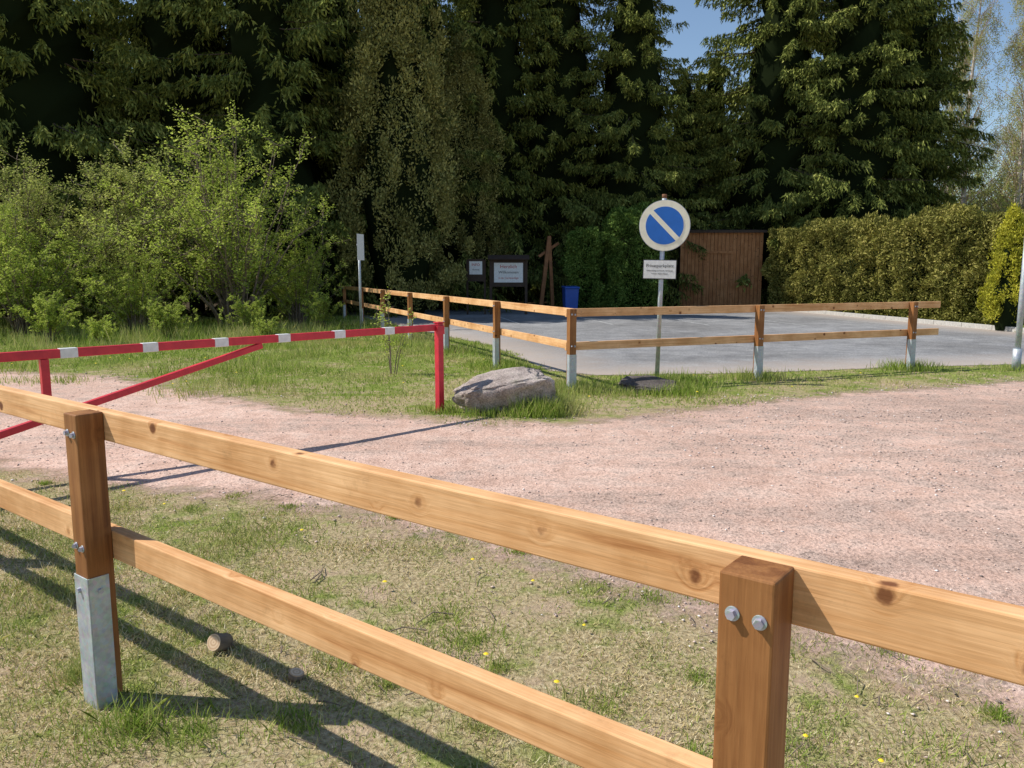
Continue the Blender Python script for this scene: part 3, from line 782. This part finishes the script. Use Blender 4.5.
def shrub_mesh(name,seed,H,R,ns,leafmat,nleaf,hl,hw,sub=3,cr=.16):
    r=np.random.default_rng(seed); P=[];C=[]
    for i in range(ns):
        a=r.uniform(0,6.283); b0=np.array([math.cos(a),math.sin(a),0])*r.uniform(0,.35*R*.5)
        out=r.uniform(.05,1.0); Hs=H*(1-.45*out**2)*r.uniform(.72,1.05)
        end=b0+np.array([math.cos(a)*R*out,math.sin(a)*R*out,Hs])
        ts=np.linspace(0,1,7); pts=[]
        for t in ts:
            q=b0+(end-b0)*np.array([t**1.25,t**1.25,t**.85]); q=q+r.normal(0,.05,3)*t*R*.5; pts.append(q)
        P.append((pts,list(np.linspace(.028,.005,7)*H/4)))
        for j in range(2,7):
            for _ in range(sub):
                dd=norm(r.normal(0,1,3)+np.array([math.cos(a)*.5,math.sin(a)*.5,.7])); l=r.uniform(.3,.9)*H/5
                e=pts[j]+dd*l; mid=(pts[j]+e)/2+r.normal(0,.05,3)
                P.append(([pts[j],mid,e],[.009*H/4,.006*H/4,.003]))
                for t in (.35,.6,.8,1.0): C.append(pts[j]+(e-pts[j])*t)
    C=np.array(C); C=C[C[:,2]>.15]
    rd=np.full((len(C),3),cr*H/4.5)
    A=clumps(seed,C,rd,nleaf,hl,hw,.2,fl=.55); B=tubes(P,4)
    V,F,MI=merge([A,B]); return npmesh(name,V,F,[leafmat,M_twig],MI)
S1=shrub_mesh("shrub_a",1,4.9,2.6,44,M_leaf,10,.038,.024,cr=.14)
S2=shrub_mesh("shrub_b",2,4.3,2.4,44,M_leaf2,10,.038,.022,cr=.14)
S3=shrub_mesh("shrub_c",3,3.2,1.9,38,M_leaf,10,.036,.022,cr=.14)
S4=shrub_mesh("shrub_d",4,1.3,.8,26,M_leaf,6,.028,.016)
S5=shrub_mesh("shrub_e",6,1.15,.45,6,M_leaf,2,.022,.012,2)
for (me,x_,y_,sc,rz,nm) in [(S1,-7.1,20.8,1.0,0,"hazel_shrub"),(S2,-9.9,21.6,1.0,1,"willow_shrub"),(S2,-12.2,20.2,.92,2.2,"willow_shrub"),(S3,-11.2,18.4,.85,.5,"hazel_shrub"),
        (S2,-14.8,21.5,1.05,4,"willow_shrub"),(S3,-14.2,18.8,.95,2,"hazel_shrub"),(S3,-8.9,18.9,.55,3,"hazel_shrub"),(S3,-6.0,22.5,.7,3,"hazel_shrub"),
        (S1,21.5,33,.9,2,"hazel_shrub"),(S3,19,29,1.0,1,"hazel_shrub"),(S1,24,31,1.1,4,"hazel_shrub")]:
    inst(nm,me,(x_,y_,0),sc,rz)
inst("sapling",S5,(-1.75,11.6,0),.95,0)
for (x_,y_,sc,rz) in [(-7.5,17.3,.7,1),(-9.6,16.6,.8,2),(-11.5,16.4,.9,3),(-6.0,18.4,.7,4),(-4.9,20.6,.7,5),(-13.4,16.6,.9,2),(-8.3,16.0,.45,1.5),(-5.2,16.9,.4,.5)]:
    inst("sapling",S4,(x_,y_,0),sc,rz)

def birch_mesh(name,seed,H):
    r=np.random.default_rng(seed)
    ln=r.normal(0,.5,2); tr=[np.array([ln[0]*t*t*1.5+.12*math.sin(t*7+seed),ln[1]*t*t,H*t]) for t in np.linspace(0,1,10)]
    P=[(tr,list(np.linspace(.17,.02,10)))]; T=[];C=[]
    for i in range(60):
        t=r.uniform(.15,.98); k=t*9; b=tr[int(k)]+(tr[min(9,int(k)+1)]-tr[int(k)])*(k-int(k))
        a=r.uniform(0,6.283); l=(1-t)*2.6+.7; e=b+np.array([math.cos(a)*l*.75,math.sin(a)*l*.75,l*.85])
        m1=b+(e-b)*.5+np.array([0,0,.15]); T.append(([b,m1,e],[.035*(1.1-t),.02*(1.1-t)+.004,.006]))
        for _ in range(9):
            q=b+(e-b)*r.uniform(.25,1); w=q+np.array([r.normal(0,.35),r.normal(0,.35),-r.uniform(.2,1.1)]); mm=(q+w)/2+r.normal(0,.08,3)+np.array([0,0,.15])
            T.append(([q,mm,w],[.008,.006,.004]))
            for s_ in (.3,.5,.7,.9,1): C.append(q+(w-q)*s_)
    C=np.array(C); A=clumps(seed,C,np.full((len(C),3),.2),9,.035,.022,-.2)
    V,F,MI=merge([A,tubes(P,8),tubes(T,4)]); return npmesh(name,V,F,[M_birchleaf,M_birch,M_birchtwig],MI)
B1=birch_mesh("birch_a",1,17);B2=birch_mesh("birch_b",2,15)
for (me,x_,y_,sc,rz) in [(B1,23.2,42,1,0),(B2,25.3,41,1.05,1),(B1,27.5,44,1,2.4),(B2,22.8,47,1.1,4),(B1,29.5,47,1,5),(B2,26.5,50,1.1,2),(B1,31,42,1,1.2),(B2,24.5,53,1.1,.2)]:
    inst("birch_tree",me,(x_,y_,0),sc,rz)
for i,x_ in enumerate(range(17,48,3)):
    inst("hazel_shrub",(S1,S2)[i%2],(x_,46+(i%3)*3,0),1.5,i)

# ------------------------------------------------------------------ light
el=math.radians(49.5)
sd=Vector((-.85,.10,0)).normalized()*math.cos(el)+Vector((0,0,math.sin(el)))
su=bpy.data.lights.new("sun",'SUN'); su.energy=5.0; su.angle=math.radians(.5); su.color=(1.0,.955,.88)
so=bpy.data.objects.new("sun",su); so.rotation_euler=(-sd).to_track_quat('-Z','Y').to_euler(); link(so)
w=bpy.data.worlds.new("World"); scene.world=w; w.use_nodes=True
nt=w.node_tree; bg=nt.nodes["Background"]; sky=nt.nodes.new("ShaderNodeTexSky"); sky.sky_type='NISHITA'; sky.sun_disc=False
sky.sun_elevation=el; sky.sun_rotation=math.radians(276.7); sky.dust_density=.2; sky.ozone_density=1.8
nt.links.new(sky.outputs[0],bg.inputs[0]); bg.inputs[1].default_value=.13
scene.view_settings.view_transform='Standard'; scene.view_settings.look='None'; scene.view_settings.exposure=0

cam=bpy.data.cameras.new("camera"); co=bpy.data.objects.new("camera",cam); link(co)
cam.sensor_width=36; cam.lens=28.1; cam.clip_end=1500; cam.clip_start=.05
co.location=(0,0,1.5); co.rotation_euler=(math.radians(90-8.1),0,0)
scene.camera=co
